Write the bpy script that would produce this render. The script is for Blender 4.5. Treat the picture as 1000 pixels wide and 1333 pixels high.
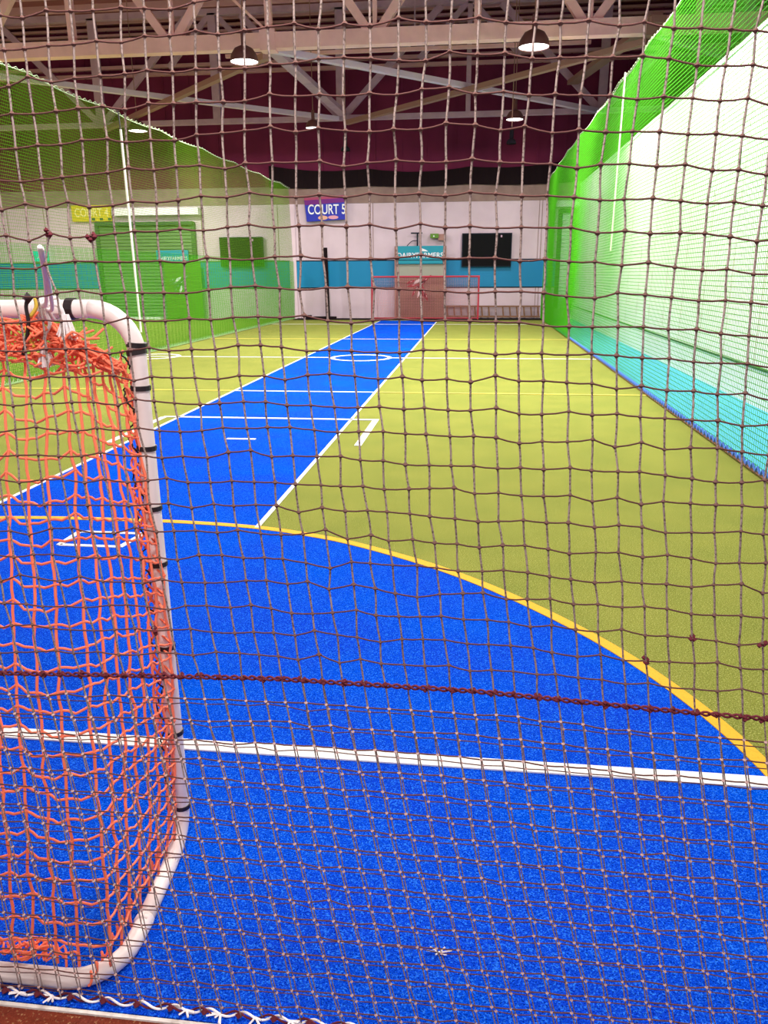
import bpy, math, random
import numpy as np
from mathutils import Vector, Matrix

for o in list(bpy.data.objects):
    bpy.data.objects.remove(o)
S = bpy.context.scene
COL = S.collection
rnd = random.Random(7)

# ------------------------------------------------------------------ camera
F = 1000.0
HC = 1.5
_yc = np.array([123., 310., F]); _yc /= np.linalg.norm(_yc)
_zc = np.cross(_yc, np.array([1., 0.006, 0.])); _zc /= np.linalg.norm(_zc)
if _zc[1] < 0: _zc = -_zc
_xc = -np.cross(_yc, _zc)
MW = np.array([_xc, _yc, _zc])
CAM = np.array([0, 0, HC])
def ray(x, y): return MW @ np.array([x-500., 666.5-y, F])
def onz(x, y, z=0.):
    d = ray(x, y); return CAM+d*(z-HC)/d[2]
def ony(x, y, Y):
    d = ray(x, y); return CAM+d*Y/d[1]
cd = bpy.data.cameras.new('camera'); co = bpy.data.objects.new('camera', cd); COL.objects.link(co)
cd.sensor_fit = 'HORIZONTAL'; cd.sensor_width = 36; cd.lens = 36; cd.clip_start = .02; cd.clip_end = 200
r_, u_, f_ = MW[:, 0], MW[:, 1], MW[:, 2]
co.matrix_world = Matrix(((r_[0], u_[0], -f_[0], 0), (r_[1], u_[1], -f_[1], 0), (r_[2], u_[2], -f_[2], HC), (0, 0, 0, 1)))
S.camera = co
# ------------------------------------------------------------------ world, exposure, lights
S.view_settings.view_transform = 'Standard'; S.view_settings.look = 'None'
S.view_settings.exposure = 0.42; S.view_settings.gamma = 1; S.view_settings.use_curve_mapping = False
w = bpy.data.worlds.new('world'); S.world = w; w.use_nodes = True
w.node_tree.nodes['Background'].inputs[0].default_value = (1, .95, .95, 1)
w.node_tree.nodes['Background'].inputs[1].default_value = .65

def area(name, loc, size, watts, col=(1, .95, .9), parent=None):
    l = bpy.data.lights.new(name, 'AREA'); l.shape = 'DISK'; l.size = size; l.energy = watts; l.color = col
    o = bpy.data.objects.new(name, l); COL.objects.link(o); o.location = loc
    if parent: o.parent = parent
    return o
# ceiling lamps of the hall that hang out of view (over the near half, the neighbouring court), then added lights
for x, y, z, p in ((.9, 10.2, 5.6, 370), (-4.8, 10.2, 5.6, 290), (.9, 4.2, 5.6, 110), (-4.8, 4.2, 5.6, 80),
                   (-10.2, 17, 5.6, 260), (-10.2, 10.2, 5.6, 240), (-15, 22, 5.6, 260), (-15, 14, 5.6, 300),
                   (2.75, 7.0, 5.4, 170), (2.75, 12.5, 5.4, 170), (2.75, 18.5, 5.4, 100), (-.2, .62, 3.0, 52)):  # added: aisle lights to brighten the right wall, last one the net's top
    area('unseen_light', (x, y, z), .5, p)

# ------------------------------------------------------------------ materials
def mat(name, col, rough=.6, spec=.3, metal=0., noise=None, bump=None, trans=0., var=None, emis=None):
    """noise=(scale, second colour, low, high); bump=(scale, strength); trans = translucent share"""
    m = bpy.data.materials.new(name); m.use_nodes = True
    nt = m.node_tree; N = nt.nodes; L = nt.links
    b = N['Principled BSDF']; b.inputs['Base Color'].default_value = (*col, 1)
    b.inputs['Roughness'].default_value = rough; b.inputs['Specular IOR Level'].default_value = spec
    b.inputs['Metallic'].default_value = metal
    tc = N.new('ShaderNodeTexCoord')
    if noise:
        prev = None
        for sc, c2, lo, hi in (noise if isinstance(noise[0], tuple) else (noise,)):
            n = N.new('ShaderNodeTexNoise'); n.inputs['Scale'].default_value = sc; n.inputs['Detail'].default_value = 3
            L.new(tc.outputs['Object'], n.inputs['Vector'])
            r = N.new('ShaderNodeMapRange'); r.inputs[1].default_value = lo; r.inputs[2].default_value = hi
            L.new(n.outputs['Fac'], r.inputs[0])
            mx = N.new('ShaderNodeMix'); mx.data_type = 'RGBA'
            L.new(r.outputs[0], mx.inputs[0])
            if prev: L.new(prev, mx.inputs[6])
            else: mx.inputs[6].default_value = (*col, 1)
            mx.inputs[7].default_value = (*c2, 1)
            prev = mx.outputs[2]
        L.new(prev, b.inputs['Base Color'])
    if bump:
        n = N.new('ShaderNodeTexNoise'); n.inputs['Scale'].default_value = bump[0]; n.inputs['Detail'].default_value = 2
        L.new(tc.outputs['Object'], n.inputs['Vector'])
        bp = N.new('ShaderNodeBump'); bp.inputs['Strength'].default_value = bump[1]; bp.inputs['Distance'].default_value = .02
        L.new(n.outputs['Fac'], bp.inputs['Height']); L.new(bp.outputs[0], b.inputs['Normal'])
    if emis:
        b.inputs['Emission Color'].default_value = (*emis[0], 1); b.inputs['Emission Strength'].default_value = emis[1]
    if trans:
        t = N.new('ShaderNodeBsdfTranslucent'); t.inputs[0].default_value = (*col, 1)
        ms = N.new('ShaderNodeMixShader'); ms.inputs[0].default_value = trans
        L.new(b.outputs[0], ms.inputs[1]); L.new(t.outputs[0], ms.inputs[2])
        L.new(ms.outputs[0], N['Material Output'].inputs[0])
    return m
M = {}
M['green'] = mat('green_turf', (.27, .285, .055), .95, .0, noise=((2.2, (.21, .24, .045), .35, .7), (170, (.48, .50, .16), .5, .68), (240, (.08, .10, .016), .5, .68)), bump=(200, .5))
M['blue'] = mat('blue_turf', (.006, .055, .64), .95, .0, noise=((1.5, (.0, .085, .72), .4, .7), (190, (.03, .22, 1.0), .5, .68), (270, (.0, .012, .25), .5, .68)), bump=(200, .5))
M['line'] = mat('white_line', (.85, .83, .80), .8, .2, noise=(120, (.7, .68, .66), .45, .75))
M['yline'] = mat('yellow_line', (.80, .42, .03), .8, .2, noise=(120, (.66, .36, .02), .45, .75))
M['pyline'] = mat('pale_yellow_line', (.70, .55, .10), .8, .2)
M['carpet'] = mat('brown_carpet', (.20, .035, .015), .95, .1, noise=((140, (.55, .30, .14), .58, .75), (4, (.16, .03, .03), .4, .7)), bump=(200, .6))
M['edging'] = mat('edging', (.72, .66, .62), .6, .3, noise=(30, (.5, .42, .38), .5, .75))
M['aisle'] = mat('aisle_turf', (.09, .36, .50), .95, .0, noise=(60, (.10, .42, .55), .4, .7))
M['wall'] = mat('white_wall', (.66, .52, .60), .75, .15, noise=(1.2, (.58, .45, .52), .35, .7))
M['rwall'] = mat('side_wall_paint', (.82, .82, .78), .7, .25, noise=(.8, (.76, .76, .72), .35, .7))
M['lintel'] = mat('concrete_lintel', (.30, .20, .18), .85, .15, noise=(3, (.24, .15, .14), .4, .7))
M['band'] = mat('blue_band', (.0, .20, .42), .5, .35)
M['bandedge'] = mat('band_edge', (.012, .016, .025), .8, .1)
M['maroon'] = mat('maroon_sheet', (.20, .024, .075), .75, .1, noise=(.7, (.12, .014, .05), .35, .7))
M['roof'] = mat('roof_sheet', (.30, .10, .11), .8, .2, noise=(.7, (.22, .07, .08), .35, .7))
M['black'] = mat('black_cloth', (.012, .006, .008), .9, .1)
M['chord'] = mat('cream_steel', (.98, .58, .58), .6, .1, noise=(3, (.88, .50, .50), .4, .7))
M['steel'] = mat('mauve_steel', (.56, .36, .48), .6, .2, noise=(3, (.46, .29, .40), .4, .7))
M['bluesteel'] = mat('pale_steel', (.72, .56, .74), .6, .2)
M['rust'] = mat('brown_steel', (.36, .19, .16), .65, .2)
M['girt'] = mat('pink_girt', (.66, .36, .40), .6, .2)
M['hood'] = mat('lamp_hood', (.16, .06, .06), .5, .4)
M['glow'] = mat('lamp_glow', (1, .97, .92), .4, .3, emis=((1, .97, .92), 6.0))
M['dead'] = mat('unlit_lamp', (.008, .006, .01), .9, .1)
M['netgreen'] = mat('green_net_cord', (.09, .48, .015), .7, .1, trans=.35)
M['netolive'] = mat('olive_net_cord', (.14, .34, .012), .7, .1, trans=.3)
M['netrope'] = mat('pale_green_rope', (.62, .75, .5), .7, .2)
M['bluerope'] = mat('blue_rope', (.10, .22, .75), .7, .2)
M['vcord'] = mat('beige_cord', (.33, .25, .23), .8, .05, noise=(300, (.13, .09, .08), .5, .62))
M['hcord'] = mat('brown_cord', (.10, .04, .036), .8, .15)
M['knot'] = mat('cord_knot', (.14, .07, .06), .8, .1)
M['paleknot'] = mat('pale_cord_knot', (.52, .34, .32), .8, .1)
M['rope'] = mat('dark_rope', (.12, .018, .028), .8, .15)
M['white_rope'] = mat('white_rope', (.85, .78, .78), .8, .2)
M['yellow_string'] = mat('yellow_string', (.75, .52, .08), .8, .2)
M['orange'] = mat('orange_cord', (.98, .22, .12), .6, .2)
M['goalpaint'] = mat('white_goal_paint', (.82, .70, .68), .4, .5, noise=(14, (.74, .58, .55), .5, .8))
M['tape'] = mat('black_tape', (.015, .008, .01), .5, .4)
M['signblue'] = mat('sign_blue', (.02, .03, .42), .5, .3)
M['signpurple'] = mat('sign_purple', (.16, .01, .20), .5, .3)
M['signred'] = mat('sign_red', (.36, .05, .12), .5, .3)
M['text'] = mat('white_letters', (.82, .82, .88), .6, .2)
M['signyellow'] = mat('sign_yellow', (.62, .52, .02), .5, .3)
M['ytext'] = mat('pale_letters', (.86, .80, .30), .6, .2)
M['peach'] = mat('peach_print', (.75, .40, .28), .6, .2)
M['pink'] = mat('pink_print', (.70, .32, .40), .6, .2)
M['teal'] = mat('teal_sign', (.0, .26, .36), .4, .4)
M['brownpanel'] = mat('brown_panel', (.26, .13, .10), .7, .2, noise=(2.5, (.21, .10, .08), .4, .7))
M['greypanel'] = mat('grey_panel', (.34, .34, .28), .7, .2)
M['emblem'] = mat('emblem_red', (.30, .01, .02), .6, .3)
M['emblemw'] = mat('emblem_pale', (.75, .55, .55), .6, .3)
M['screen'] = mat('black_screen', (.004, .004, .005), .7, .1)
M['shutter'] = mat('green_shutter', (.10, .20, .06), .5, .4)
M['shutterpale'] = mat('pale_shutter', (.70, .76, .72), .5, .4)
M['shutterdark'] = mat('shutter_guide', (.03, .09, .02), .5, .4)
M['redframe'] = mat('red_goal_frame', (.48, .03, .06), .5, .4)
M['redcord'] = mat('faded_red_cord', (.72, .25, .28), .7, .3)
M['wood'] = mat('brown_timber', (.26, .13, .08), .7, .2, noise=(6, (.2, .1, .06), .4, .7))
M['exit'] = mat('exit_green', (.0, .45, .30), .4, .3, emis=((0, .5, .33), .5))
M['whitebox'] = mat('white_box', (.86, .86, .86), .5, .3)
M['camgreen'] = mat('green_plastic', (.10, .22, .02), .5, .3)

# ------------------------------------------------------------------ mesh helpers
class MB:
    def __init__(s): s.v = []; s.f = []
    def box(s, x0, x1, y0, y1, z0, z1):
        b = len(s.v)
        s.v += [(x, y, z) for x in (x0, x1) for y in (y0, y1) for z in (z0, z1)]
        s.f += [tuple(b+i for i in q) for q in ((0, 1, 3, 2), (4, 6, 7, 5), (0, 4, 5, 1), (2, 3, 7, 6), (0, 2, 6, 4), (1, 5, 7, 3))]
        return s
    def bar(s, a, b, wd, dp, up=(0, 0, 1)):
        a = Vector(a); b = Vector(b); d = (b-a).normalized(); u = Vector(up)
        if abs(d.dot(u)) > .98: u = Vector((0, 1, 0))
        x = d.cross(u).normalized()*wd/2; z = x.cross(d).normalized()*dp/2
        n = len(s.v)
        s.v += [tuple(p+i*x+j*z) for p in (a, b) for i, j in ((-1, -1), (1, -1), (1, 1), (-1, 1))]
        s.f += [(n, n+3, n+2, n+1), (n+4, n+5, n+6, n+7)]+[(n+i, n+(i+1) % 4, n+4+(i+1) % 4, n+4+i) for i in range(4)]
        return s
    def tube(s, pts, r, n=6, cap=True):
        P = [Vector(p) for p in pts]; R = r if isinstance(r, (list, tuple)) else [r]*len(P)
        b = len(s.v); u = None
        for i, p in enumerate(P):
            t = (P[min(i+1, len(P)-1)]-P[max(i-1, 0)])
            t = t.normalized() if t.length > 1e-9 else Vector((0, 0, 1))
            if u is None:
                u = t.cross(Vector((0, 0, 1)))
                if u.length < .1: u = t.cross(Vector((1, 0, 0)))
            u = (u-t*u.dot(t)).normalized(); v = t.cross(u)
            for k in range(n):
                a = 2*math.pi*k/n
                s.v.append(tuple(p+(u*math.cos(a)+v*math.sin(a))*R[i]))
        for i in range(len(P)-1):
            for k in range(n):
                k2 = (k+1) % n
                s.f.append((b+i*n+k, b+i*n+k2, b+(i+1)*n+k2, b+(i+1)*n+k))
        if cap:
            s.f.append(tuple(b+k for k in reversed(range(n)))); e = b+(len(P)-1)*n
            s.f.append(tuple(e+k for k in range(n)))
        return s
    def octa(s, c, r, sx=1, sz=1):
        b = len(s.v); x, y, z = c
        s.v += [(x+r*sx, y, z), (x-r*sx, y, z), (x, y+r, z), (x, y-r, z), (x, y, z+r*sz), (x, y, z-r*sz)]
        s.f += [tuple(b+i for i in q) for q in ((0, 2, 4), (2, 1, 4), (1, 3, 4), (3, 0, 4), (2, 0, 5), (1, 2, 5), (3, 1, 5), (0, 3, 5))]
    def lathe(s, prof, c, n=20):
        b = len(s.v)
        for r, z in prof:
            for k in range(n):
                a = 2*math.pi*k/n; s.v.append((c[0]+r*math.cos(a), c[1]+r*math.sin(a), c[2]+z))
        for i in range(len(prof)-1):
            for k in range(n):
                k2 = (k+1) % n; s.f.append((b+i*n+k, b+i*n+k2, b+(i+1)*n+k2, b+(i+1)*n+k))
        return s
    def poly(s, pts, z0, z1):
        """closed outline in XY extruded from z0 to z1"""
        b = len(s.v); n = len(pts)
        s.v += [(x, y, z0) for x, y in pts]+[(x, y, z1) for x, y in pts]
        s.f += [tuple(b+i for i in reversed(range(n))), tuple(b+n+i for i in range(n))]
        s.f += [(b+i, b+(i+1) % n, b+n+(i+1) % n, b+n+i) for i in range(n)]
        return s
    def polyxz(s, pts, y0, y1):
        b = len(s.v); n = len(pts)
        s.v += [(x, y0, z) for x, z in pts]+[(x, y1, z) for x, z in pts]
        s.f += [tuple(b+i for i in range(n)), tuple(b+n+i for i in reversed(range(n)))]
        s.f += [(b+i, b+n+i, b+n+(i+1) % n, b+(i+1) % n) for i in range(n)]
        return s
    def build(s, name, m, parent=None, smooth=False):
        me = bpy.data.meshes.new(name); me.from_pydata(s.v, [], s.f)
        if smooth: me.polygons.foreach_set('use_smooth', [True]*len(me.polygons))
        me.materials.append(M[m]); me.update()
        o = bpy.data.objects.new(name, me); COL.objects.link(o)
        if parent is not None:
            o.parent = parent
            if parent.type == 'EMPTY':
                o.matrix_parent_inverse = Matrix.Translation(-Vector(parent.location))
        return o
def tag(o, label, cat, group=None):
    o['label'] = label; o['category'] = cat
    if group: o['group'] = group
    return o
def thing(name, label, cat, loc=(0, 0, 0), group=None):
    o = bpy.data.objects.new(name, None); COL.objects.link(o); o.location = loc; o.empty_display_size = .1
    return tag(o, label, cat, group)
def struct(o): o['kind'] = 'structure'; return o
def stuff(o): o['kind'] = 'stuff'; return o
def smoothpath(pts, n=8):
    """Catmull-Rom through the points"""
    P = [Vector(p) for p in pts]; P = [2*P[0]-P[1]]+P+[2*P[-1]-P[-2]]; out = []
    for i in range(1, len(P)-2):
        a, b, c, d = P[i-1:i+3]
        for k in range(n):
            t = k/n
            out.append(.5*((2*b)+(c-a)*t+(2*a-5*b+4*c-d)*t*t+(3*b-a-3*c+d)*t**3))
    out.append(P[-2]); return out
def lettering(text, size, x, y, z, m, parent, width=None, name='lettering'):
    """flat letters on a plane facing -Y, left end at x, baseline z"""
    cu = bpy.data.curves.new('letters', 'FONT'); cu.body = text; cu.size = size; cu.extrude = .004; cu.offset = size*.012
    t = bpy.data.objects.new('letters', cu); COL.objects.link(t)
    bpy.context.view_layer.update()
    me = bpy.data.meshes.new_from_object(t.evaluated_get(bpy.context.evaluated_depsgraph_get()))
    bpy.data.objects.remove(t)
    w_ = max(v.co.x for v in me.vertices)-min(v.co.x for v in me.vertices); k = width/w_ if width else 1
    for v in me.vertices: v.co = Vector((x+v.co.x*k, y-v.co.z, z+v.co.y))
    me.materials.clear(); me.materials.append(M[m])
    o = bpy.data.objects.new(name, me); COL.objects.link(o); o.parent = parent
    if parent.type == 'EMPTY': o.matrix_parent_inverse = Matrix.Translation(-Vector(parent.location))
    return o

# ------------------------------------------------------------------ the hall
XL, XR, YF, ZT = -18.0, 9.0, 27.9, 9.45
NL = lambda y: -6.68+.012*(y-10)          # left side net
NR = 2.18                                 # right side net
floor = struct(MB().box(XL, XR, -3.5, YF+.3, -.12, -.012).build('floor', 'green'))
def turf(name, m, pts, z0=-.012, z1=0.): return MB().poly(pts, z0, z1).build(name, m, floor)
turf('green_turf', 'green', [(XL, 1.17), (NR+.02, 1.17), (NR+.02, YF), (XL, YF)], -.0119, 0)
turf('carpet', 'carpet', [(XL, -3.5), (XR, -3.5), (XR, 1.16), (XL, 1.16)], -.0119, 0)
turf('aisle_turf', 'aisle', [(NR+.02, 1.17), (3.25, 1.17), (3.25, YF), (NR+.02, YF)], -.0119, .002)
turf('carpet_edging', 'edging', [(XL, 1.160), (XR, 1.160), (XR, 1.168), (XL, 1.168)], 0, .005)
XM = -2.27
arc = [(.96, 1.9), (.925, 2.19), (.79, 2.58), (.55, 3.015), (.182, 3.47), (-.21, 3.83), (-.673, 4.134), (-1.0, 4.28), (-1.34, 4.38), (-1.8, 4.435), (XM, 4.445)]
arc = [(x, y) for x, y in arc]+[(2*XM-x, y) for x, y in reversed(arc[:-1])]
sm = [(p.x, p.y) for p in smoothpath([(x, y, 0) for x, y in arc], 6)]
turf('goal_circle_turf', 'blue', [(1.0, 1.172)]+sm+[(2*XM-1.0, 1.172)], 0, .003)
turf('near_turf', 'blue', [(NR, 1.172), (NR, 2.12), (.9, 2.12), (.9, 1.172)], 0, .0027)
turf('near_turf', 'blue', [(2*XM-.9, 1.172), (2*XM-.9, 2.10), (NL(1), 2.10), (NL(1), 1.172)], 0, .003)
turf('pitch_turf', 'blue', [(-3.24, 4.2), (-1.32, 4.2), (-1.32, 26.6), (-3.24, 26.6)], 0, .0025)
# yellow arc
inn = []
for i, (x, y) in enumerate(sm):
    a = Vector(sm[max(i-1, 0)]); b = Vector(sm[min(i+1, len(sm)-1)]); d = (b-a).normalized()
    inn.append((x+d.y*.0+d.y*.055, y-d.x*.055))
turf('line_marking', 'yline', [p for p in sm if p[1] > 2.13]+[p for p in reversed(inn) if p[1] > 2.13], .003, .006)
L = lambda m, x0, x1, y0, y1, z=.0065: turf('line_marking', m, [(x0, y0), (x1, y0), (x1, y1), (x0, y1)], .0025, z)
L('line', NL(2), NR, 2.10, 2.155, .008)                                   # goal line
L('line', -3.265, -3.235, 4.40, 26.6); L('line', -1.335, -1.305, 4.40, 26.6)   # pitch edges
L('line', -3.43, -1.02, 8.10, 8.16); L('line', -1.085, -1.02, 6.82, 8.10); L('line', -3.45, -3.385, 6.75, 8.10)
L('line', -2.35, -2.07, 6.995, 7.045)
L('pyline', NL(10), -3.265, 10.12, 10.17); L('line', -3.235, -1.335, 10.12, 10.17); L('pyline', -1.305, NR, 10.12, 10.17)
L('line', NL(14), -2.72, 14.50, 14.57); L('line', -1.58, NR, 14.50, 14.57)
L('pyline', NL(19), NR, 18.85, 18.92); L('line', NL(24), NR, 24.6, 24.68)
def ring(cx, cy, r0, r1):
    b = MB(); n = 40
    for r in (r0, r1):
        for z in (.0025, .0075):
            b.v += [(cx+r*math.cos(6.28318*i/n), cy+r*math.sin(6.28318*i/n), z) for i in range(n)]
    for i in range(n):
        j = (i+1) % n; b.f += [(n+i, n+j, 3*n+j, 3*n+i), (i, n+i, n+j, j)[::-1], (2*n+i, 3*n+i, 3*n+j, 2*n+j)[::-1]]
    return b.build('line_marking', 'line', floor)
ring(-2.15, 14.52, .50, .58); ring(-6.2, 14.52, .42, .50)
# small square of lines on the blue goal circle
for q in (((-2.38, 3.96), (-2.01, 3.96), (-2.01, 3.99), (-2.38, 3.99)), ((-2.39, 4.20), (-1.96, 4.20), (-1.96, 4.23), (-2.39, 4.23)),
          ((-2.40, 3.97), (-2.365, 3.97), (-2.365, 4.22), (-2.40, 4.22)), ((-2.03, 3.97), (-1.995, 3.97), (-1.955, 4.22), (-1.99, 4.22))):
    turf('line_marking', 'line', list(q), .003, .007)
turf('dark_strip', 'black', [(NL(27)+.1, 27.0), (NR-.02, 27.0), (NR-.02, 27.85), (NL(27)+.1, 27.85)], 0, .02)  # black strip across the floor along the foot of the end wall

wall_far = struct(MB().box(XL, XR, YF, YF+.3, -.012, 3.83).build('wall_far', 'wall'))
MB().box(XL, XR, YF-.02, YF+.3, 3.83, 4.39).build('lintel', 'lintel', wall_far)
MB().box(XL, XR, YF-.012, YF+.01, 1.06, 1.95).build('painted_band', 'band', wall_far)
for z in (1.04, 1.95): MB().box(XL, XR, YF-.016, YF, z, z+.035).build('band_edge', 'bandedge', wall_far)
for x in (-17, -15.6, -9.75, -7.0, -6.28, -3.75, -3.66, 1.95, 2.05): MB().box(x, x+.02, YF-.008, YF, 0, 3.83).build('wall_joint', 'lintel', wall_far)
MB().box(-6.62, -6.38, YF-.025, YF, 0, 3.83).build('pilaster', 'wall', wall_far)
wall_upper = struct(MB().box(XL, XR, YF+.05, YF+.3, 4.39, ZT).build('wall_upper', 'maroon'))
x = XL
while x < XR:
    MB().box(x, x+.05, YF+.02, YF+.06, 4.39, ZT).build('sheet_rib', 'maroon', wall_upper); x += .9
for z, t in ((9.28, .07), (9.1, .07), (8.92, .08), (8.74, .07), (8.58, .07), (8.13, .10), (7.9, .10)):
    MB().box(XL, XR, YF-.12, YF+.05, z, z+t).build('girt', 'girt', wall_upper)
# sagging black cloth along the foot of the upper wall
b = MB(); n = 60
for i in range(n+1):
    x = -7.2+10.2*i/n; t = (i/n*3) % 1
    zt = 5.05-.18*math.sin(math.pi*i/n)-.10*math.sin(math.pi*t); zb = 4.36-.05*math.sin(math.pi*t)
    y = YF-.08-.03*math.sin(i*1.3)
    b.v += [(x, y, zb), (x, y-.03, zt), (x, y+.02, zt), (x, y+.03, zb)]
for i in range(n):
    for k in range(4): b.f.append((4*i+k, 4*i+(k+1) % 4, 4*i+4+(k+1) % 4, 4*i+4+k))
b.build('black_valance', 'black', wall_upper)
wall_right = struct(MB().box(3.25, 3.37, 1.2, YF, -.012, 4.3).build('wall_right', 'rwall'))
MB().box(3.235, 3.25, 1.2, YF, .42, .445).build('wall_seam', 'shutterdark', wall_right)
MB().box(3.235, 3.25, 1.2, YF, 4.24, 4.30).build('top_rail', 'rwall', wall_right)
for y in np.arange(2.4, 27, 1.2): MB().box(3.244, 3.25, y, y+.02, .445, 4.24).build('panel_joint', 'edging', wall_right)
wall_left = struct(MB().box(XL-.2, XL, -3.5, YF+.3, -.012, ZT).build('wall_left', 'wall'))
wall_outer = struct(MB().box(XR, XR+.2, -3.5, YF+.3, -.012, ZT).build('wall_outer', 'maroon'))
ceiling = struct(MB().box(XL-.2, XR+.2, -3.5, YF+.3, ZT, ZT+.15).build('ceiling', 'roof'))
for y in np.arange(12.6, 27.6, 1.2): MB().box(XL, XR, y, y+.09, ZT-.2, ZT).build('purlin', 'girt', ceiling)

# ------------------------------------------------------------------ roof trusses
t1 = thing('roof_truss', 'nearer roof truss with thick cream bottom beam spanning the court', 'truss', (-4, 18.2, 6.1))
Y1 = 18.2
MB().box(XL+.05, XR-.05, Y1-.13, Y1+.13, 6.10, 6.40).build('bottom_chord', 'chord', t1)
MB().box(XL+.05, XR-.05, Y1-.11, Y1+.11, 9.0, 9.22).build('top_chord', 'chord', t1)
nodes = [-6.72+4.4*k for k in range(-2, 4)]
for xn in nodes:
    for s in (-1, 1): MB().bar((xn+s*.12, Y1, 6.38), (xn+s*2.15, Y1, 9.05), .17, .15, (0, 1, 0)).build('diagonal', 'chord', t1)
    MB().bar((xn+.02, Y1, 6.38), (xn+.02, Y1, 9.05), .09, .09).build('hanger', 'chord', t1)
    MB().bar((xn+2.15, Y1, 6.38), (xn+2.15, Y1, 9.05), .14, .14).build('upright', 'chord', t1)
MB().box(-4.75, -4.42, Y1-.15, Y1+.15, 6.06, 6.46).build('gusset_plate', 'chord', t1)
MB().box(3.2, 3.5, Y1-.15, Y1+.15, 6.06, 6.46).build('gusset_plate', 'rust', t1)
MB().bar((-4.6, Y1-.05, 6.44), (-5.6, Y1-.05, 7.3), .05, .05, (0, 1, 0)).build('tie_rod', 'chord', t1)
t2 = thing('roof_truss', 'farther roof truss of mauve steel close to the maroon end wall', 'truss', (-4, 26, 6.1))
Y2 = 26.0
MB().box(XL+.05, XR-.05, Y2-.10, Y2+.10, 6.06, 6.20).build('bottom_chord', 'steel', t2)
MB().box(XL+.05, XR-.05, Y2-.08, Y2+.10, 9.05, 9.22).build('top_chord', 'steel', t2)
for x, wd in ((-16.1, .24), (-12.15, .26), (-8.3, .24), (-4.36, .26), (-.46, .14), (3.5, .24), (7.4, .24)):
    MB().bar((x, Y2, 6.18), (x, Y2, 9.1), wd, .16).build('upright', 'steel', t2)
for xn in (-12.15, -4.36, 3.5):
    for s in (-1, 1): MB().bar((xn+s*.1, Y2+.02, 6.2), (xn+s*3.05, Y2+.02, 9.05), .19, .12, (0, 1, 0)).build('diagonal', 'steel', t2)
for x in (-8.3, -.46):
    for s in (-1, 1): MB().bar((x+s*.1, Y2+.08, 9.1), (x+s*1.5, Y2+.08, 7.7), .15, .1, (0, 1, 0)).build('strut', 'steel', t2)
def brace(a, b, m, label, wd=.16):
    o = MB().bar(a, b, wd, .12).build('roof_brace', m); return tag(o, label, 'roof brace', 'slanting braces between the two roof trusses')
brace((-4.55, 18.35, 6.14), (3.45, 25.9, 6.10), 'bluesteel', 'long pale steel brace running right from the beam joint above court centre')
brace((-13.2, 18.35, 6.14), (-4.45, 25.9, 6.10), 'bluesteel', 'long pale steel brace emerging behind the left green net')
brace((3.3, 18.35, 6.02), (-4.2, 25.9, 5.98), 'rust', 'brown steel brace crossing behind the large round lamp')
brace((-4.7, 18.35, 6.02), (-12.0, 25.9, 5.98), 'rust', 'brown steel brace slanting left of the beam joint')
brace((3.5, 18.35, 6.14), (8.6, 23.5, 6.12), 'bluesteel', 'pale steel brace seen through the top of the right green net')
brace((3.4, 17.9, 6.3), (2.6, 26.0, 6.9), 'rust', 'brown steel strut rising along the top edge of the right net', .3)
brace((-4.62, 18.3, 6.2), (-4.30, 25.9, 6.24), 'steel', 'mauve steel strut joining the two trusses above court centre', .26)
# conduit rails under the roof
for z, y, x0, x1, lab in ((7.55, 24.6, -7.5, 2.9, 'pink double rail under the roof in front of the maroon wall'),):
    t = thing('ceiling_rail', lab, 'rail', (-2, y, z))
    for dz in (0, .17): MB().box(x0, x1, y-.05, y+.05, z+dz, z+dz+.09).build('rail', 'chord', t)
    for xx in (x0+.5, -2, x1-.5): MB().box(xx, xx+.04, y-.02, y+.02, z+.2, 9.3).build('hanger', 'steel', t)

# ------------------------------------------------------------------ lamps
def lamp(x, y, z, r, label, watts, lit=True):
    t = thing('high_bay_lamp' if lit else 'unlit_lamp', label, 'lamp', (x, y, z), 'round lamps under the roof' if lit else None)
    MB().lathe([(r, 0), (r*1.0, .03), (r*.93, r*.45), (r*.66, r*.85), (r*.25, r*1.05), (.0, r*1.08)], (x, y, z), 24).build('hood', 'hood' if lit else 'dead', t, True)
    MB().lathe([(0, .02), (r*.5, .0), (r*.97, .015)], (x, y, z), 24).build('diffuser', 'glow' if lit else 'dead', t)
    MB().tube([(x, y, z+r*1.05), (x, y, z+r*1.05+.25)], .05, 8).build('ballast', 'hood' if lit else 'dead', t)
    MB().tube([(x, y, z+r*1.3), (x, y, 9.3)], .012, 5).build('cable', 'rust', t)
    if lit:
        l = area('lamp_light', (0, 0, -.05), r*1.6, watts, parent=t)
lamp(.92, 16.77, 5.6, .29, 'large lit lamp below the cream beam right of centre', 400)
lamp(-4.81, 17.02, 5.6, .28, 'lit lamp below the cream beam left of centre', 340)
lamp(.88, 23.98, 5.6, .24, 'small far lit lamp right of centre against the maroon wall', 130)
lamp(-4.93, 24.4, 5.6, .22, 'small far lit lamp left of centre beneath the joint of the struts', 100)
lamp(-10.16, 24.1, 5.6, .27, 'lit lamp glowing through the left green net', 320)
lamp(.72, 21.3, 4.6, .12, 'small unlit black lamp hanging over the right half of the court', 0, False)
lamp(-3.56, 21.8, 4.6, .12, 'small unlit black lamp hanging over the left half of the court', 0, False)

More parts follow.
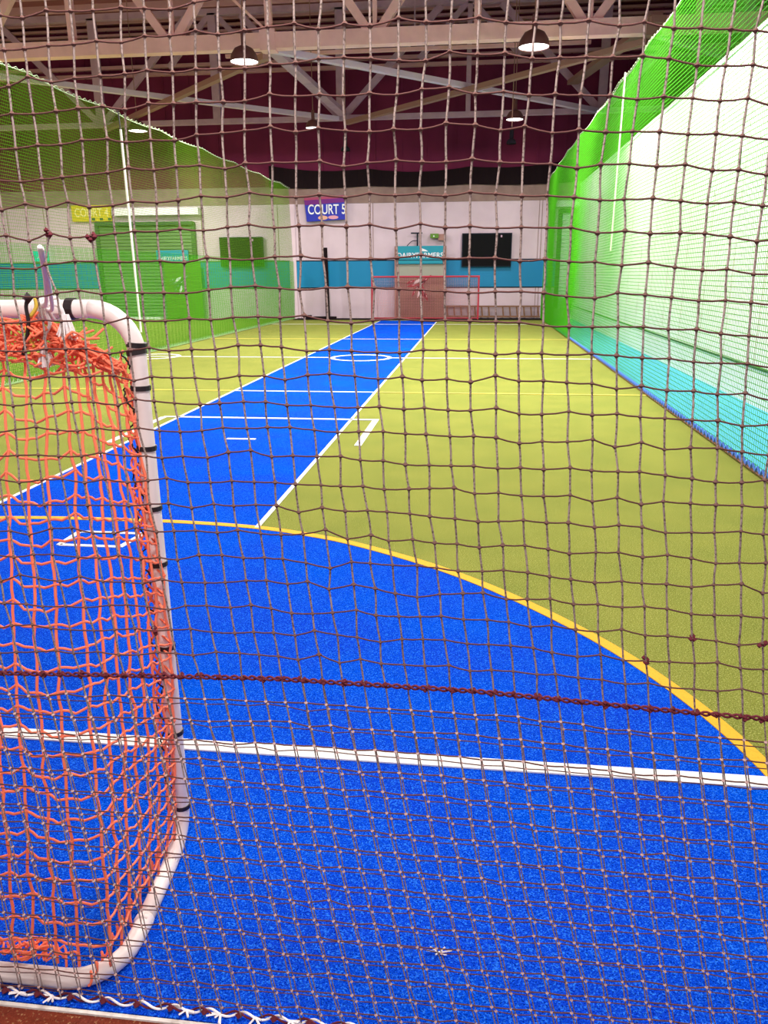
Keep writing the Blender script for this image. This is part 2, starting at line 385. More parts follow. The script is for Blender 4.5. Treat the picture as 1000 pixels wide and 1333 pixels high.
# ------------------------------------------------------------------ far wall things
YB = YF-.03
YW = YB-.02
def board(o, m, x0, x1, z0, z1, name='board', d=.04): return MB().box(x0, x1, YW-d, YW, z0, z1).build(name, m, o)
t = thing('court_sign', 'blue and purple sign reading COURT 5 high on the white end wall', 'sign', (-5.26, YB, 3.28))
bd = MB().polyxz([(-5.93, 3.25), (-4.56, 3.31), (-4.56, 4.07), (-6.0, 4.0)], YB-.13, YF-.021).build('board', 'signblue', t)
MB().polyxz([(-5.975, 3.78), (-4.56, 3.86), (-4.56, 4.08), (-6.0, 4.01)], YB-.136, YB-.13).build('purple_print', 'signpurple', bd)
MB().polyxz([(-5.99, 3.93), (-4.56, 4.0), (-4.56, 4.08), (-6.0, 4.01)], YB-.14, YB-.136).build('red_print', 'signred', bd)
lettering('COURT 5', .44, -5.88, YB-.142, 3.49, 'text', bd, 1.30)
ell = lambda cx, cz, rx, rz, n=16: [(cx+rx*math.cos(2*math.pi*i/n), cz+rz*math.sin(2*math.pi*i/n)) for i in range(n)]
MB().polyxz(ell(-5.36, 3.37, .17, .07), YB-.138, YB-.13).build('printed_blob', 'peach', bd)
MB().polyxz(ell(-5.0, 3.38, .18, .06), YB-.138, YB-.13).build('printed_blob', 'pink', bd)
t = thing('court_sign', 'yellow sign reading COURT 4 seen through the left green net', 'sign', (-13.7, YB, 3.38))
bd = MB().box(-14.43, -12.97, YB-.13, YF-.021, 3.36, 3.90).build('board', 'signyellow', t)
lettering('COURT 4', .40, -14.33, YB-.135, 3.52, 'ytext', bd, 1.26)
for xx in (-13.7, -13.4, -13.1): MB().box(xx, xx+.12, YB-.136, YB-.13, 3.39, 3.47).build('printed_mark', 'shutterdark', bd)
for x0, x1, z0, z1, lab in ((-.585, 1.089, 1.732, 2.814, 'black scoreboard on the end wall right of the teal sign'), (-9.09, -7.53, 1.79, 2.78, 'black scoreboard on the end wall behind the left green net')):
    t = thing('scoreboard', lab, 'scoreboard', ((x0+x1)/2, YB, z0), 'scoreboards on the end wall')
    MB().box(x0, x1, YB-.12, YB-.012, z0, z1).build('housing', 'bandedge', t)
    sc = MB().box(x0+.04, x1-.04, YB-.13, YB-.12, z0+.04, z1-.04).build('screen', 'screen', t)
    for i in range(3):
        xx = x0+.34+i*.42; MB().box(xx, xx+.12, YB-.135, YB-.13, z0+.28, z0+.40).build('faint_digit', 'dead', sc)
    MB().box(x1-.38, x1-.33, YB-.135, YB-.13, z1-.14, z1-.07).build('indicator', 'steel', sc)

def burst(cx, cz, s, y, parent, m1, m2):
    """leaf-like splashes of an emblem"""
    R = random.Random(3)
    for i, (dx, dz, a, l, wd) in enumerate(((-.9, .55, 20, .9, .22), (-.7, .25, 10, 1.1, .28), (-.3, .6, 35, .9, .26), (.05, .35, 40, 1.2, .34), (.45, .75, 38, 1.3, .30),
                                          (-.35, .0, 200, .9, .26), (-.6, -.35, 245, .8, .2), (-.1, -.35, 250, 1.0, .24), (.25, -.25, 285, 1.3, .34), (.5, -.7, 290, .9, .26), (.15, -.8, 268, .9, .2))):
        a = math.radians(a); d = Vector((math.cos(a), math.sin(a))); nrm = Vector((-d.y, d.x)); c = Vector((cx+dx*s, cz+dz*s))
        p = [c-d*l*s*.5, c-d*l*s*.1+nrm*wd*s*.6, c+d*l*s*.3+nrm*wd*s*.35, c+d*l*s*.55, c+d*l*s*.15-nrm*wd*s*.45, c-d*l*s*.25-nrm*wd*s*.4]
        MB().polyxz([tuple(q) for q in p], y-.004, y).build('emblem_stroke', m1 if i % 5 != 2 else m2, parent)
        q = [c-d*l*s*.12, c+nrm*wd*s*.12, c+d*l*s*.18, c-nrm*wd*s*.06]
        MB().polyxz([tuple(v+Vector((.05, .04))*s) for v in q], y-.006, y-.004).build('emblem_stroke', m2, parent)

t = thing('backboard', 'brown and grey backboard with a red splash emblem inside the far goal', 'backboard', (-1.99, YB, 0))
bp = MB().box(-2.86, -1.13, YB-.22, YB-.16, .03, 1.43).build('brown_panel', 'brownpanel', t)
MB().box(-2.86, -1.13, YB-.22, YB-.16, 1.43, 1.83).build('grey_panel', 'greypanel', t)
for xx in (-2.88, -1.17): MB().box(xx, xx+.06, YB-.24, YB-.15, .02, 2.42).build('post', 'rust', t)
burst(-1.98, 1.03, .38, YB-.222, bp, 'emblem', 'emblemw')
t = thing('sponsor_sign', 'teal sponsor sign with white capital letters above the far goal', 'sign', (-1.99, YB, 1.83))
bd = MB().box(-2.82, -1.17, YB-.3, YB-.25, 1.84, 2.42).build('board', 'teal', t)
MB().polyxz([(-1.98, 2.36), (-1.80, 2.29), (-1.72, 2.24), (-1.98, 2.25)], YB-.304, YB-.3).build('white_splash', 'text', bd)
MB().box(-2.82, -1.17, YB-.302, YB-.3, 1.95, 1.975).build('printed_line', 'bandedge', bd)
lettering('DAIRYFARMERS', .23, -2.79, YB-.306, 2.04, 'text', bd, 1.57)
t = thing('sponsor_sign', 'small teal sponsor sign on the shutter seen through the left net', 'sign', (-10.78, YB, 1.98))
bd = MB().box(-11.36, -10.19, YB-.3, YB-.25, 1.98, 2.36).build('board', 'teal', t)
lettering('DAIRYFARMERS', .17, -11.32, YB-.306, 2.03, 'text', bd, 1.08)
t = thing('backboard', 'green backboard with a pale splash emblem behind the left net', 'backboard', (-10.5, YB, 0))
bp = MB().box(-11.15, -9.8, YB-.24, YB-.2, .03, 1.98).build('panel', 'camgreen', t)
burst(-10.55, 1.15, .36, YB-.242, bp, 'shutter', 'shutterpale')
# bracket and camera box above the sign
t = thing('wall_bracket', 'thin dark T shaped bracket above the teal sponsor sign', 'bracket', (-2.1, YB, 2.45))
MB().box(-2.33, -1.94, YB-.12, YB-.09, 2.82, 2.86).build('arm', 'bandedge', t)
MB().box(-2.13, -2.09, YB-.1, YB-.0, 2.43, 2.84).build('stem', 'bandedge', t)
MB().tube(smoothpath([(-2.11, YB-.06, 2.6), (-2.3, YB-.06, 2.58), (-2.47, YB-.06, 2.43)]), .012, 5).build('cable', 'bandedge', t)
t = thing('junction_box', 'small green box with brown arm on the wall above the sign', 'box', (-1.5, YB, 2.7))
MB().box(-1.66, -1.38, YB-.2, YB-.02, 2.67, 2.81).build('housing', 'camgreen', t)
MB().box(-1.4, -1.14, YB-.16, YB-.02, 2.60, 2.80).build('arm', 'rust', t)
MB().box(-1.56, -1.52, YB-.205, YB-.2, 2.71, 2.75).build('indicator', 'text', t)
# dark pole against the wall
t = thing('floor_pole', 'tall black pole standing against the end wall under COURT 5', 'pole', (-5.25, YB-.4, .02))
MB().tube([(-5.22, YB-.4, .04), (-5.27, YB-.35, 2.39)], .075, 10).build('pole', 'black', t)
MB().box(-5.75, -4.95, YB-.6, YB-.2, .02, .09).build('base', 'black', t)
MB().box(-6.0, -5.82, YB-.5, YB-.3, .02, .14).build('weight', 'black', t)
# low timber rail
t = thing('timber_rail', 'low brown timber rail with uprights along the foot of the end wall', 'rail', (.6, YB, 0))
for z in (.06, .40): MB().box(-1.1, 2.14, YB-.2, YB-.1, z, z+.05).build('rail', 'wood', t)
for i in range(14): MB().bar((-1.02+i*.24, YB-.15, .10), (-1.06+i*.24, YB-.15, .41), .05, .06, (0, 1, 0)).build('upright', 'wood', t)
# far goal
t = thing('far_goal', 'small red framed goal at the far end of the blue pitch', 'goal', (-1.8, YB-.5, 0))
for xx in (-3.60, .02): MB().tube([(xx, YB-.75, .02), (xx, YB-.75, 1.42)], .03, 8).build('post', 'redframe', t)
MB().tube([(-3.63, YB-.75, 1.42), (.05, YB-.75, 1.42)], .03, 8).build('crossbar', 'redframe', t)
MB().tube([(-3.60, YB-.75, .03), (-3.6, YB-.3, .03), (.02, YB-.3, .03), (.02, YB-.75, .03)], .03, 8).build('base_bar', 'redframe', t)
b = MB()
for i in range(61):
    x = -3.6+3.62*i/60; b.tube([(x, YB-.75, 1.42), (x, YB-.34, .03)], .0035, 3, False)
for i in range(28):
    v = i/28; b.tube([(-3.6, YB-.75+.41*v, 1.42-1.39*v), (.02, YB-.75+.41*v, 1.42-1.39*v)], .0035, 3, False)
stuff(b.build('netting', 'redcord', t))
# roller shutters
def shutter(name, lab, x0, x1, z0, z1, m, n, y=YB):
    t = thing(name, lab, 'shutter', ((x0+x1)/2, y, z0))
    for i in range(n):
        za = z0+(z1-z0)*i/n; zb = z0+(z1-z0)*(i+1)/n
        bb = MB(); bb.polyxz([(x0, za), (x1, za), (x1, zb), (x0, zb)], y-.06, y-.02)
        k = [v for v in bb.v]; bb.v = [(vx, vy-(.045 if (vz < za+1e-6 and vy < y-.05) else 0), vz) for vx, vy, vz in k]
        bb.build('slat', m, t)
    for xx in (x0-.14, x1): MB().box(xx, xx+.14, y-.13, y-.01, z0, z1+.1).build('guide', 'shutterdark', t)
    MB().box(x0-.1, x1+.1, y-.2, y-.01, z1, z1+.12).build('roll_box', 'shutterdark', t)
    return t
shutter('roller_shutter', 'wide slatted roller shutter behind the left green net', -13.5, -10.1, .03, 3.2, 'shutter', 28)
shutter('roller_shutter', 'narrow slatted roller shutter behind the right green net', 2.72, 3.04, .35, 3.42, 'shutterpale', 26)
tag(MB().box(-12.87, -9.73, YB-.28, YF-.026, 3.53, 3.76).build('shutter_header', 'whitebox'), 'long white header box above the wide roller shutter', 'box')
tag(MB().box(2.5, 3.24, YB-.18, YF-.026, 3.6, 3.78).build('shutter_header', 'whitebox'), 'short white header box above the narrow roller shutter', 'box')
tag(MB().box(-12.6, -11.3, YB-.5, YB-.3, .0, .07).build('light_gap', 'whitebox'), 'white bar standing in for the light gap below the wide shutter', 'light_gap')  # white bar painted in place of light showing under the shutter
t = thing('exit_sign', 'small green exit sign on the wall at far left', 'sign', (-15.85, YB, 2.03))
hs = MB().box(-16.11, -15.57, YB-.12, YB-.0, 2.03, 2.38).build('housing', 'exit', t)
MB().polyxz([(-15.98, 2.12), (-15.88, 2.2), (-15.9, 2.3), (-15.82, 2.28), (-15.78, 2.18), (-15.72, 2.12), (-15.8, 2.1), (-15.86, 2.16)], YB-.124, YB-.12).build('running_figure', 'text', hs)

# ------------------------------------------------------------------ side nets
def side_net(label, xf, y0, y1, zt, bot, seed, skirt, rv, rh):
    R = random.Random(seed)
    t = thing('side_net', label, 'net', (xf(y0), y0, 0), 'green nets along the sides of the court')
    off = lambda y, z: .035*math.sin(y*1.1+seed)*math.sin(z*.7)+.03*math.sin(y*.43+z*.9+seed)*min(1, z)
    top = lambda y: zt-.05*abs(math.sin(y*math.pi/2.4))
    def grid(pz, py, ya, yb, zmax, r, rz, shift=0.):
        b = MB(); n = int((yb-ya)/py)
        for i in range(n+1):
            y = ya+i*py; zz = min(zmax, top(y)); k = 9
            b.tube([(xf(y)+off(y, zz*j/k)+shift, y+.02*math.sin(zz*j/k*2+y), .03+(zz-.03)*j/k) for j in range(k+1)], rz, 3, False)
        n = int(zmax/pz)
        for i in range(n+1):
            z = min(.03+i*pz, zmax); k = int((yb-ya)/.22)
            b.tube([(xf(ya+(yb-ya)*j/k)+off(ya+(yb-ya)*j/k, z)+shift, ya+(yb-ya)*j/k, min(z, top(ya+(yb-ya)*j/k))) for j in range(k+1)], r, 3, False)
        return b
    stuff(grid(.045, .045, y0, y1, zt, rh, rv).build('mesh', 'netolive' if xf(5) < 0 else 'netgreen', t))
    if skirt:
        stuff(grid(.03, .036, skirt[0], y1, skirt[1], .0028, rv, -.03 if xf(5) > 0 else .03).build('lower_mesh', 'netgreen', t))
    b = MB(); k = 160
    b.tube([(xf(y0+(y1-y0)*j/k)+off(y0+(y1-y0)*j/k, zt), y0+(y1-y0)*j/k, top(y0+(y1-y0)*j/k)+.005) for j in range(k+1)], .007, 5)
    b.build('top_rope', 'netrope', t)
    b = MB(); y = y0; pts = []
    while y < y1:
        pts += [(xf(y), y, top(y)-.005), (xf(y)+.01, y+.09, top(y+.09)+.03)]; y += .18
    b.tube(pts, .0045, 4)
    b.build('top_lacing', 'netrope', t)
    b = MB().tube([(xf(y0), y0, .02), (xf(y1), y1, .02)], .014, 6); b.build('bottom_rope', 'wood' if bot == 'bluerope' else bot, t)
    b = MB(); y = y0; pts = []
    while y < y1:
        pts += [(xf(y), y, .02), (xf(y)-.012, y+.05, .075), (xf(y)-.005, y+.10, .02)]; y += .11
    b.tube(pts, .010, 4); b.build('bottom_lacing', bot, t)
    return t
side_net('tall green net hanging along the left side of the court', NL, 6.0, 27.6, 4.36, 'netrope', 1, (6.0, 1.95), .0026, .0028)
side_net('tall green net along the brightly lit right side of the court', lambda y: NR, 3.0, 27.6, 4.46, 'bluerope', 4, (19.0, .9), .0019, .0036)
t = thing('hanging_cord', 'thin white cord hanging in front of the left green net', 'cord', (-6.59, 14.9, .4))
MB().tube([(-6.585, 14.87, .44), (-6.60, 14.87, 4.07)], .022, 6).build('white_cord', 'white_rope', t)
MB().tube([(-6.60, 14.87, 4.05), (-6.615, 14.87, 4.36)], .012, 6).build('dark_line', 'tape', t)
tag(MB().tube([(2.15, 13.7, 1.85), (2.15, 13.6, 4.44)], .014, 6).build('hanging_cord', 'netrope'), 'thin pale cord hanging in front of the right green net', 'cord')

# ------------------------------------------------------------------ goal in the foreground
goal = thing('goal', 'white tubular goal with orange netting at the left in front', 'goal', (-2.25, 1.5, 0))
GX, GY, GZ, GB, RT = -.762, 1.69, 1.43, 1.222, .0205
def bend(c, a0, a1, r, u, v, n=8):
    c = Vector(c); u = Vector(u); v = Vector(v)
    return [c+u*r*math.cos(math.radians(a0+(a1-a0)*i/n))+v*r*math.sin(math.radians(a0+(a1-a0)*i/n)) for i in range(n+1)]
GXL = 2*XM-GX
crossbar = MB().tube([(GXL+.12, GY, GZ)]+[(GX-.10, GY, GZ)], RT, 14).build('crossbar', 'goalpaint', goal, True)
def upright(gx, s):
    p = bend((gx-s*.10, GY, GZ-.10), 90, 0, .10, (s, 0, 0), (0, 0, 1))+bend((gx, GY-.11, .022+.11), 0, -90, .11, (0, 1, 0), (0, 0, 1))
    po = MB().tube(p, RT, 14).build('post', 'goalpaint', goal, True)
    MB().tube([(gx, GY-.10, .022), (gx+s*.012, GB+.16, .022)], RT*.99, 14).build('base_side_bar', 'goalpaint', goal, True)
    p = bend((gx+s*.012-s*.11, GB+.11, .022), 0, -90, .11, (s, 0, 0), (0, 1, 0))
    MB().tube([(gx+s*.012, GB+.18, .022)]+p+[(gx-s*.16, GB, .022)], RT, 14).build('base_corner', 'goalpaint', goal, True)
    sb = po
    MB().tube([(gx+s*.009, GB+.16, .022), (gx+s*.010, GB+.175, .022)], RT*1.07, 14).build('joint_sleeve', 'goalpaint', goal, True)
    return po
post = upright(GX, 1); upright(GXL, -1)
MB().tube([(GXL+.15, GB, .022), (GX-.15, GB, .022)], RT*.98, 14).build('base_bar', 'goalpaint', goal, True)
for z, tl in ((1.352, .012), (1.335, -.02), (1.255, .0), (1.115, .004), (.968, .0), (.825, .0), (.60, .003), (.35, .0), (.12, .0)):
    MB().tube([(GX, GY, z-.0055), (GX+.0001+tl*.1, GY, z+.0055)], RT+.003, 14).build('tape_band', 'tape', post)
for x in (-.905, -1.10, -1.35): MB().tube([(x-.009, GY, GZ), (x+.009, GY, GZ)], RT+.004, 14).build('tape_band', 'tape', crossbar)
# netting: columns of cord from crossbar to base, rows tied across them
SP = .05; NS = 7; NCOL = 7+58; NROW = 30
R = random.Random(11)
def top_pt(i):
    if i <= NS: return Vector((GX-.028-.019*i, GY-.02, 1.31+.09*i/NS))
    x = GX-.028-.019*NS-SP*(i-NS)*.98
    return Vector((x, GY-.015, GZ-.035-.03*R.random()))
def bot_pt(i):
    if i <= NS:
        t = i/NS; return Vector((GX-.005, GY-.06-(GY-.06-GB-.03)*t, .035))
    return Vector((GX-.02-SP*(i-NS), GB+.015, .04+.02*R.random()))
K = {}
for i in range(NCOL):
    a, c = top_pt(i), bot_pt(i)
    lean = .03 if i > NS else .0
    for j in range(NROW+1):
        v = j/NROW
        p = a.lerp(c, v)
        bl = math.sin(math.pi*v)
        if i <= NS:
            p.x += .04*bl*(1-i/NS)**.7+.0; p.y += (GY-.02-p.y)*(1-i/NS)*(1-v)*.6
        else: p.y -= .015*bl
        p += Vector((R.uniform(-1, 1)*.004, R.uniform(-1, 1)*.006, R.uniform(-1, 1)*.006))*(1 if 0 < j < NROW else 0)
        if i > NS+18: p += Vector((0, 0, 0))
        K[i, j] = p
for i in range(NCOL):
    pts = []
    for j in range(NROW):
        a, c = K[i, j], K[i, j+1]
        pts += [a, a.lerp(c, .5)+Vector((R.uniform(-1, 1)*.0025, -.001, 0))]
    pts.append(K[i, NROW])
    MB().tube(pts, .0035, 6).build('net_cord', 'orange', goal, True)
kn = MB()
for j in range(1, NROW):
    pts = []
    for i in range(NCOL-1):
        a, c = K[i, j], K[i+1, j]; sg = .30*(a-c).length*R.uniform(.15, .9)
        if i == 0: pts.append(Vector((GX-.012, GY-.012, a.z+.02)))
        pts += [a, a.lerp(c, .25)+Vector((0, -.001, -sg*.45)), a.lerp(c, .5)+Vector((0, -.002, -sg*.8)), a.lerp(c, .78)+Vector((0, 0, -sg*.2))]
    pts.append(K[NCOL-1, j])
    MB().tube(pts, .0031, 5).build('net_cord', 'orange', goal, True)
    for i in range(0, NCOL): kn.octa(K[i, j], .0058, 1, 1.1)
stuff(kn.build('net_knots', 'orange', goal))
# lacing down the post and tangled bunch under the crossbar
for m, ph, rr in (('orange', 0, .003), ('orange', 2.2, .003), ('tape', 4.2, .0022)):
    pts = []
    for k in range(260):
        z = 1.34-1.26*k/259; a = k*.30+ph
        pts.append((GX-.022+.009*math.cos(a)+.003*R.uniform(-1, 1), GY-.018+.012*math.sin(a), z))
    MB().tube(pts, rr, 5).build('lacing', m, goal, True)
pts = []
for k in range(200):
    a = k*.5; pts.append((GX-.03-.011*math.cos(a)*.3, GY-.09-.40*k/199, .045+.012*math.sin(a)))
MB().tube(pts, .003, 5).build('lacing', 'orange', goal, True)
b = MB()
for k in range(230):
    x = R.uniform(-2.2, -.80); x = -.80-abs(x+.8)*.9
    l = R.uniform(.06, .22); p = []; zc = GZ-.02-R.random()**1.3*.085-(.03 if x > -.9 else 0)
    for q in range(7):
        p.append((x-l*q/6, GY-.03-R.random()*.05, zc+R.uniform(-.016, .016)-.01*math.sin(q)))
    b.tube(smoothpath(p, 3), .0029, 5)
for k in range(26):
    p = []
    for q in range(8):
        u = q/7; p.append((GX-.03-.20*u+R.uniform(-1, 1)*.012, GY-.02-R.random()*.04, 1.305+.10*u+R.uniform(-1, 1)*.016))
    b.tube(smoothpath(p, 3), .0029, 5)
stuff(b.build('bunched_netting', 'orange', goal, True))
b = MB()
for k in range(70):
    x = -.80-R.random()*1.6; l = R.uniform(.04, .12); p = []
    for q in range(5): p.append((x-l*q/4, GB+R.uniform(.0, .05), .05+R.random()*.03))
    b.tube(smoothpath(p, 3), .0028, 5)
stuff(b.build('bunched_netting', 'orange', goal, True))

# ------------------------------------------------------------------ barrier net in front of the camera
YN = 1.185
XS = {0: ([5, 33, 63, 96, 126, 158, 189, 221, 253, 285, 318, 350, 384, 416, 449, 482, 519, 554, 589, 625, 660, 696, 731, 767, 804, 841, 876, 912, 950, 986], 13),
      4.5: ([28, 57, 85, 113, 144, 170, 201, 231, 261, 292, 322, 353, 386, 417, 449, 481, 514, 547, 580, 613, 648, 680, 715, 748, 782, 817, 853, 889, 924, 958, 994], 13),
      10: ([8, 33, 60, 84, 112, 142, 170, 193, 220, 250, 279, 309, 339, 368, 398, 428, 458, 490, 521, 551, 582, 612, 645, 675, 706, 739, 771, 803, 836, 870, 904, 937, 972], 15),
      16: ([5, 31, 59, 87, 115, 142, 170, 197, 222, 250, 279, 306, 334, 361, 390, 420, 450, 478, 504, 535, 562, 592, 621, 651, 681, 711, 741, 773, 805, 836, 867, 900, 931, 964, 996], 16),
      23: ([5, 30, 55, 80, 105, 135, 162, 187, 212, 235, 260, 287, 315, 341, 367, 393, 420, 446, 474, 502, 531, 557, 587, 615, 643, 671, 700, 727, 757, 786, 816, 845, 875, 905, 936, 967, 995], 18),
      30: ([252, 277, 305, 328, 354, 378, 405, 431, 457, 485, 509, 534, 562, 589, 616, 642, 669, 697, 724, 751, 780, 807, 837, 865, 894, 924, 953, 983], 10),
      38.5: ([301, 327, 353, 378, 404, 430, 455, 481, 507, 532, 558, 585, 611, 637, 663, 689, 715, 742, 765, 790, 816, 843, 871, 899, 925, 955, 985], 10)}
YT = {0: (66, 38, 24, 34, 42), 4: (234, 212, 210, 217, 225), 10: (456, 452, 457, 468, 478), 16: (657, 660, 675, 690, 698),
      23: (876, 883, 900, 925, 936), 30: (1045, 1072, 1094, 1114, 1124), 39: (1258, 1286, 1309, 1330, 1341)}
YX = (0, 350, 620, 870, 1000)
def lin(xs, ys, x):
    if x <= xs[0]: return ys[0]+(ys[1]-ys[0])*(x-xs[0])/(xs[1]-xs[0])
    if x >= xs[-1]: return ys[-1]+(ys[-1]-ys[-2])*(x-xs[-1])/(xs[-1]-xs[-2])
    for a in range(len(xs)-1):
        if x <= xs[a+1]: return ys[a]+(ys[a+1]-ys[a])*(x-xs[a])/(xs[a+1]-xs[a])
def colx(level, k):
    v, c = XS[level]; i = k+c; n = len(v)-1
    if i < 0: return v[0]+i*(v[5]-v[0])/5
    if i > n: return v[n]+(i-n)*(v[n]-v[n-5])/5
    a = int(math.floor(i)); a = min(a, n-1); return v[a]+(v[a+1]-v[a])*(i-a)
RL = sorted(XS); RY = sorted(YT)
def smooth1(xs, ys, x):
    # Catmull-Rom in one dimension, straight outside
    if x <= xs[0] or x >= xs[-1]: return lin(xs, ys, x)
    a = max(i for i in range(len(xs)-1) if xs[i] <= x)
    h = xs[a+1]-xs[a]; t = (x-xs[a])/h
    m0 = (ys[a+1]-ys[a-1])/(xs[a+1]-xs[a-1]) if a > 0 else (ys[1]-ys[0])/h
    m1 = (ys[a+2]-ys[a])/(xs[a+2]-xs[a]) if a+2 < len(xs) else (ys[a+1]-ys[a])/h
    return (2*t**3-3*t*t+1)*ys[a]+(t**3-2*t*t+t)*h*m0+(-2*t**3+3*t*t)*ys[a+1]+(t**3-t*t)*h*m1
def net_px(k, r):
    x = smooth1(RL, [colx(l, k) for l in RL], r)
    y = smooth1(RY, [lin(YX, YT[l], x) for l in RY], r)
    return x, y
def knot(k, r, Y, jx=0, jy=0):
    x, y = net_px(k, max(r, 0))
    if r < 0:
        y0 = net_px(k, 0)[1]; x2 = net_px(k, 1); x += (net_px(k, 0)[0]-x2[0])*(-r); y = y0+r*43
    x, y = x+jx, y+jy
    p = ony(x, y, Y); return Vector((p[0], Y, p[2]))
K0, K1, R0, R1 = -34, 30, -12, 41
net = thing('barrier_net', 'large square mesh net of beige and brown cord hanging in front of the court', 'net', (-.1, YN, 0))
R = random.Random(5)
KN = {}
pull = {(-13, 7): (6, 4), (-12, 7): (-10, 1), (-10, 6): (0, 5), (15, 20): (0, -3)}
for k in range(K0, K1+1):
    for r in range(R0, R1+1):
        up = r < 23
        jx, jy = (R.gauss(0, 1.2), R.gauss(0, 2.6)) if up else (R.gauss(0, .5), R.gauss(0, 1.2))
        if r == 23: jx = jy = 0
        dx, dy = pull.get((k, r), (0, 0))
        p = knot(k, r, YN+R.uniform(-.004, .004), jx+dx, jy+dy)
        p.z = max(p.z, .012) if r < R1 else .014
        KN[k, r] = p
for k in range(K0, K1+1):
    pts = []
    for r in range(R0, R1):
        a, c = KN[k, r], KN[k, r+1]
        pts += [a, a.lerp(c, .5)+Vector((R.uniform(-1, 1)*.0008, 0, 0))]
    pts.append(KN[k, R1])
    MB().tube(pts, [.0017]*(2*(23-R0))+[.0013]*(len(pts)-2*(23-R0)), 5).build('vertical_cord', 'vcord', net, True)
kb = MB(); kl = MB()
for r in range(R0, R1):
    if r == 23: continue
    pts = []
    for k in range(K0, K1):
        a, c = KN[k, r], KN[k+1, r]
        pts += [a, a.lerp(c, .5)+Vector((0, 0, -.0004-R.random()*.0008))]
    pts.append(KN[K1, r])
    MB().tube(pts, .0014, 5).build('horizontal_cord', 'hcord', net, True)
    for k in range(K0, K1+1): (kb if r < 23 else kl).octa(KN[k, r], R.uniform(.0042, .0054) if r < 23 else .0042, 1, 1)
stuff(kb.build('knots', 'knot', net)); stuff(kl.build('lower_knots', 'paleknot', net))
# mended knots
for k, r in ((-10, 6), (-12, 6), (13, 21), (15, 20), (18, 20), (-10, 21)):
    p = KN[k, r]; b = MB()
    for q in range(5):
        c = p+Vector((R.uniform(-1, 1)*.006, R.uniform(-1, 1)*.003, R.uniform(-1, 1)*.006)); b.octa(c, .005)
    b.build('mended_knot', 'rope', net)
# second layer below the rope
sk = thing('net_skirt', 'second layer of dark net doubled behind the lower barrier net', 'net', (-.1, YN+.012, 0))
KS = {}
for k in range(K0, K1+1):
    for r in range(23, R1+1):
        rr = r+.24 if r > 23 else r
        p = knot(k+.15*min(1, (r-23)/5), min(rr, R1), YN+.006+.006*min(1, (r-23)/4), R.gauss(0, .6), R.gauss(0, 1.2) if r > 23 else 0)
        p.z = max(p.z, .012); KS[k, r] = p
for k in range(K0, K1+1):
    MB().tube([KS[k, r] for r in range(23, R1+1)], .0011, 5).build('vertical_cord', 'vcord', sk, True)
kb = MB()
for r in range(24, R1):
    MB().tube([KS[k, r] for k in range(K0, K1+1)], .0010, 5).build('horizontal_cord', 'hcord', sk, True)
    for k in range(K0, K1+1): kb.octa(KS[k, r], .0040)
stuff(kb.build('knots', 'paleknot', sk))
# joining rope
t = thing('joining_rope', 'dark red twisted rope joining the two layers of the barrier net', 'rope', (-.1, YN, KN[0, 23].z))
line = [KN[k, 23] for k in range(K0, K1+1)]
path = smoothpath(line, 8)
for ph in (0, math.pi):
    MB().tube([p+Vector((0, .0028*math.cos(i*.9+ph), .0032*math.sin(i*.9+ph))) for i, p in enumerate(path)], .0022, 5).build('strand', 'rope', t, True)
for k in range(K0, K1+1):
    p = KN[k, 23]; b = MB()
    for q in range(4): b.octa(p+Vector((R.uniform(-1, 1)*.005, R.uniform(-1, 1)*.003, R.uniform(-1, 1)*.005)), .0048)
    b.build('knot', 'rope', t)
# lacing along the foot of the net
t = thing('foot_lacing', 'white and dark lacing rope along the foot of the barrier net', 'rope', (-.1, YN+.01, .01))
xa, xb = KN[K0, R1].x, KN[K1, R1].x
for m, ph, rr in (('white_rope', 0, .0026), ('rope', 1.6, .0024)):
    pts = []; n = 420
    for i in range(n+1):
        x = xa+(xb-xa)*i/n; a = (x-xa)*2*math.pi/.075+ph
        pts.append((x, YN+.003+.005*math.cos(a), .012+.006*math.sin(a)))
    MB().tube(pts, rr, 5).build('strand', m, t, True)
x = xa
while x < xb:
    b = MB(); b.octa((x, YN, .014), .009); b.build('dark_knot', 'rope', t)
    if R.random() < .8:
        b = MB()
        for q in range(5):
            a = R.uniform(2.6, 6.8); l = R.uniform(.012, .03)
            b.tube([(x+.035, YN, .014), (x+.035+l*math.cos(a), YN-.004+.7*l*math.sin(a), .014)], .0022, 4)
        b.build('frayed_tie', 'white_rope', t)
    x += .075
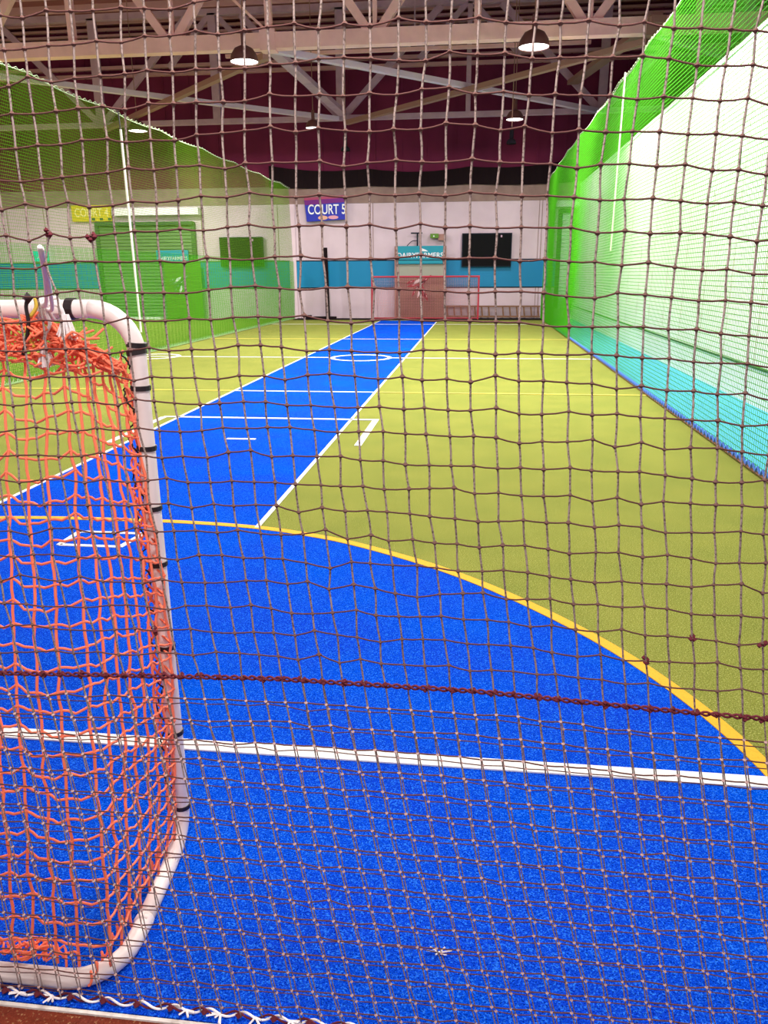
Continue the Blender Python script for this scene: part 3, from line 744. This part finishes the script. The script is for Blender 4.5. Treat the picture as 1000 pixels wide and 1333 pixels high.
# white tie from net to crossbar
t = thing('tie_rope', 'white rope tying the goal crossbar to the barrier net', 'rope', (-.72, 1.3, 1.44))
pk = KN[-12, 8]
A = Vector(ony(52, 322, YN-.003)); B = Vector(ony(60, 395, 1.55)); Cc = Vector((ony(62, 402, GY)[0], GY-.026, GZ+.01))
MB().tube(smoothpath([A, A.lerp(B, .5)+Vector((.004, 0, 0)), B, Cc], 6), [.0042]*13+[.006]*6, 8).build('strand', 'white_rope', t, True)
MB().tube(smoothpath([A+Vector((.001, .002, -.002)), A.lerp(B, .5)+Vector((.009, 0, 0)), B+Vector((.012, 0, -.01)), Cc+Vector((.012, 0, -.01))], 6), .004, 8).build('strand', 'white_rope', t, True)
b = MB()
for q in range(6): b.tube(bend((Cc.x+.02*(q-2.5)*.4, GY, GZ), 0, 350, RT+.005, (0, 1, 0), (0, 0, 1), 16), .0036, 6)
b.build('wrapping', 'white_rope', t, True)
def loose(px, tail):
    pts = [Cc]+[Vector((ony(x, y, GY-.06)[0], GY-.06, ony(x, y, GY-.06)[2])) for x, y in px]
    MB().tube(smoothpath(pts, 6), .0042, 6).build('loose_end', 'white_rope', t, True)
    b = MB(); e = pts[-1]
    for q in range(26):
        b.tube([e+Vector((R.uniform(-1, 1)*.006, R.uniform(-1, 1)*.006, .004)), e+Vector((R.uniform(-1, 1)*.022, R.uniform(-1, 1)*.012, -.03-R.random()*tail))], .0025, 4)
    b.build('frayed_tuft', 'white_rope', t)
loose([(76, 398), (84, 412)], .025); loose([(65, 420), (59, 436), (58, 452)], .015)
t = thing('yellow_string', 'frayed yellow string hanging from the goal crossbar', 'string', (-.95, GY-.06, 1.4))
for px in (((46, 388), (47, 400), (40, 412)), ((34, 425), (38, 440), (45, 452))):
    pts = [Vector((ony(x, y, GY-.065)[0], GY-.065, ony(x, y, GY-.065)[2])) for x, y in px]
    MB().tube(smoothpath(pts, 6), .0042, 6).build('strand', 'yellow_string', t, True)
t = thing('black_tie', 'black cord tied round the crossbar left of the white rope', 'cord', (-1.0, GY-.06, 1.4))
pts = [Vector((ony(x, y, GY-.07)[0], GY-.07, ony(x, y, GY-.07)[2])) for x, y in ((36, 388), (34, 400), (37, 420), (34, 445), (30, 462))]
MB().tube(smoothpath(pts, 6), .004, 6).build('strand', 'tape', t, True)
MB().octa(pts[0], .012); b = MB(); b.octa(pts[0], .013); b.build('knot', 'tape', t)
# scrap on the turf
b = MB()
for q in range(7):
    a = R.uniform(0, 6.28); c = onz(572, 1240, .006); b.tube([tuple(c), (c[0]+.03*math.cos(a), c[1]+.012*math.sin(a), .012)], .002, 4)
tag(b.build('lint_scrap', 'white_rope'), 'small white scrap of lint lying on the near blue turf', 'scrap')
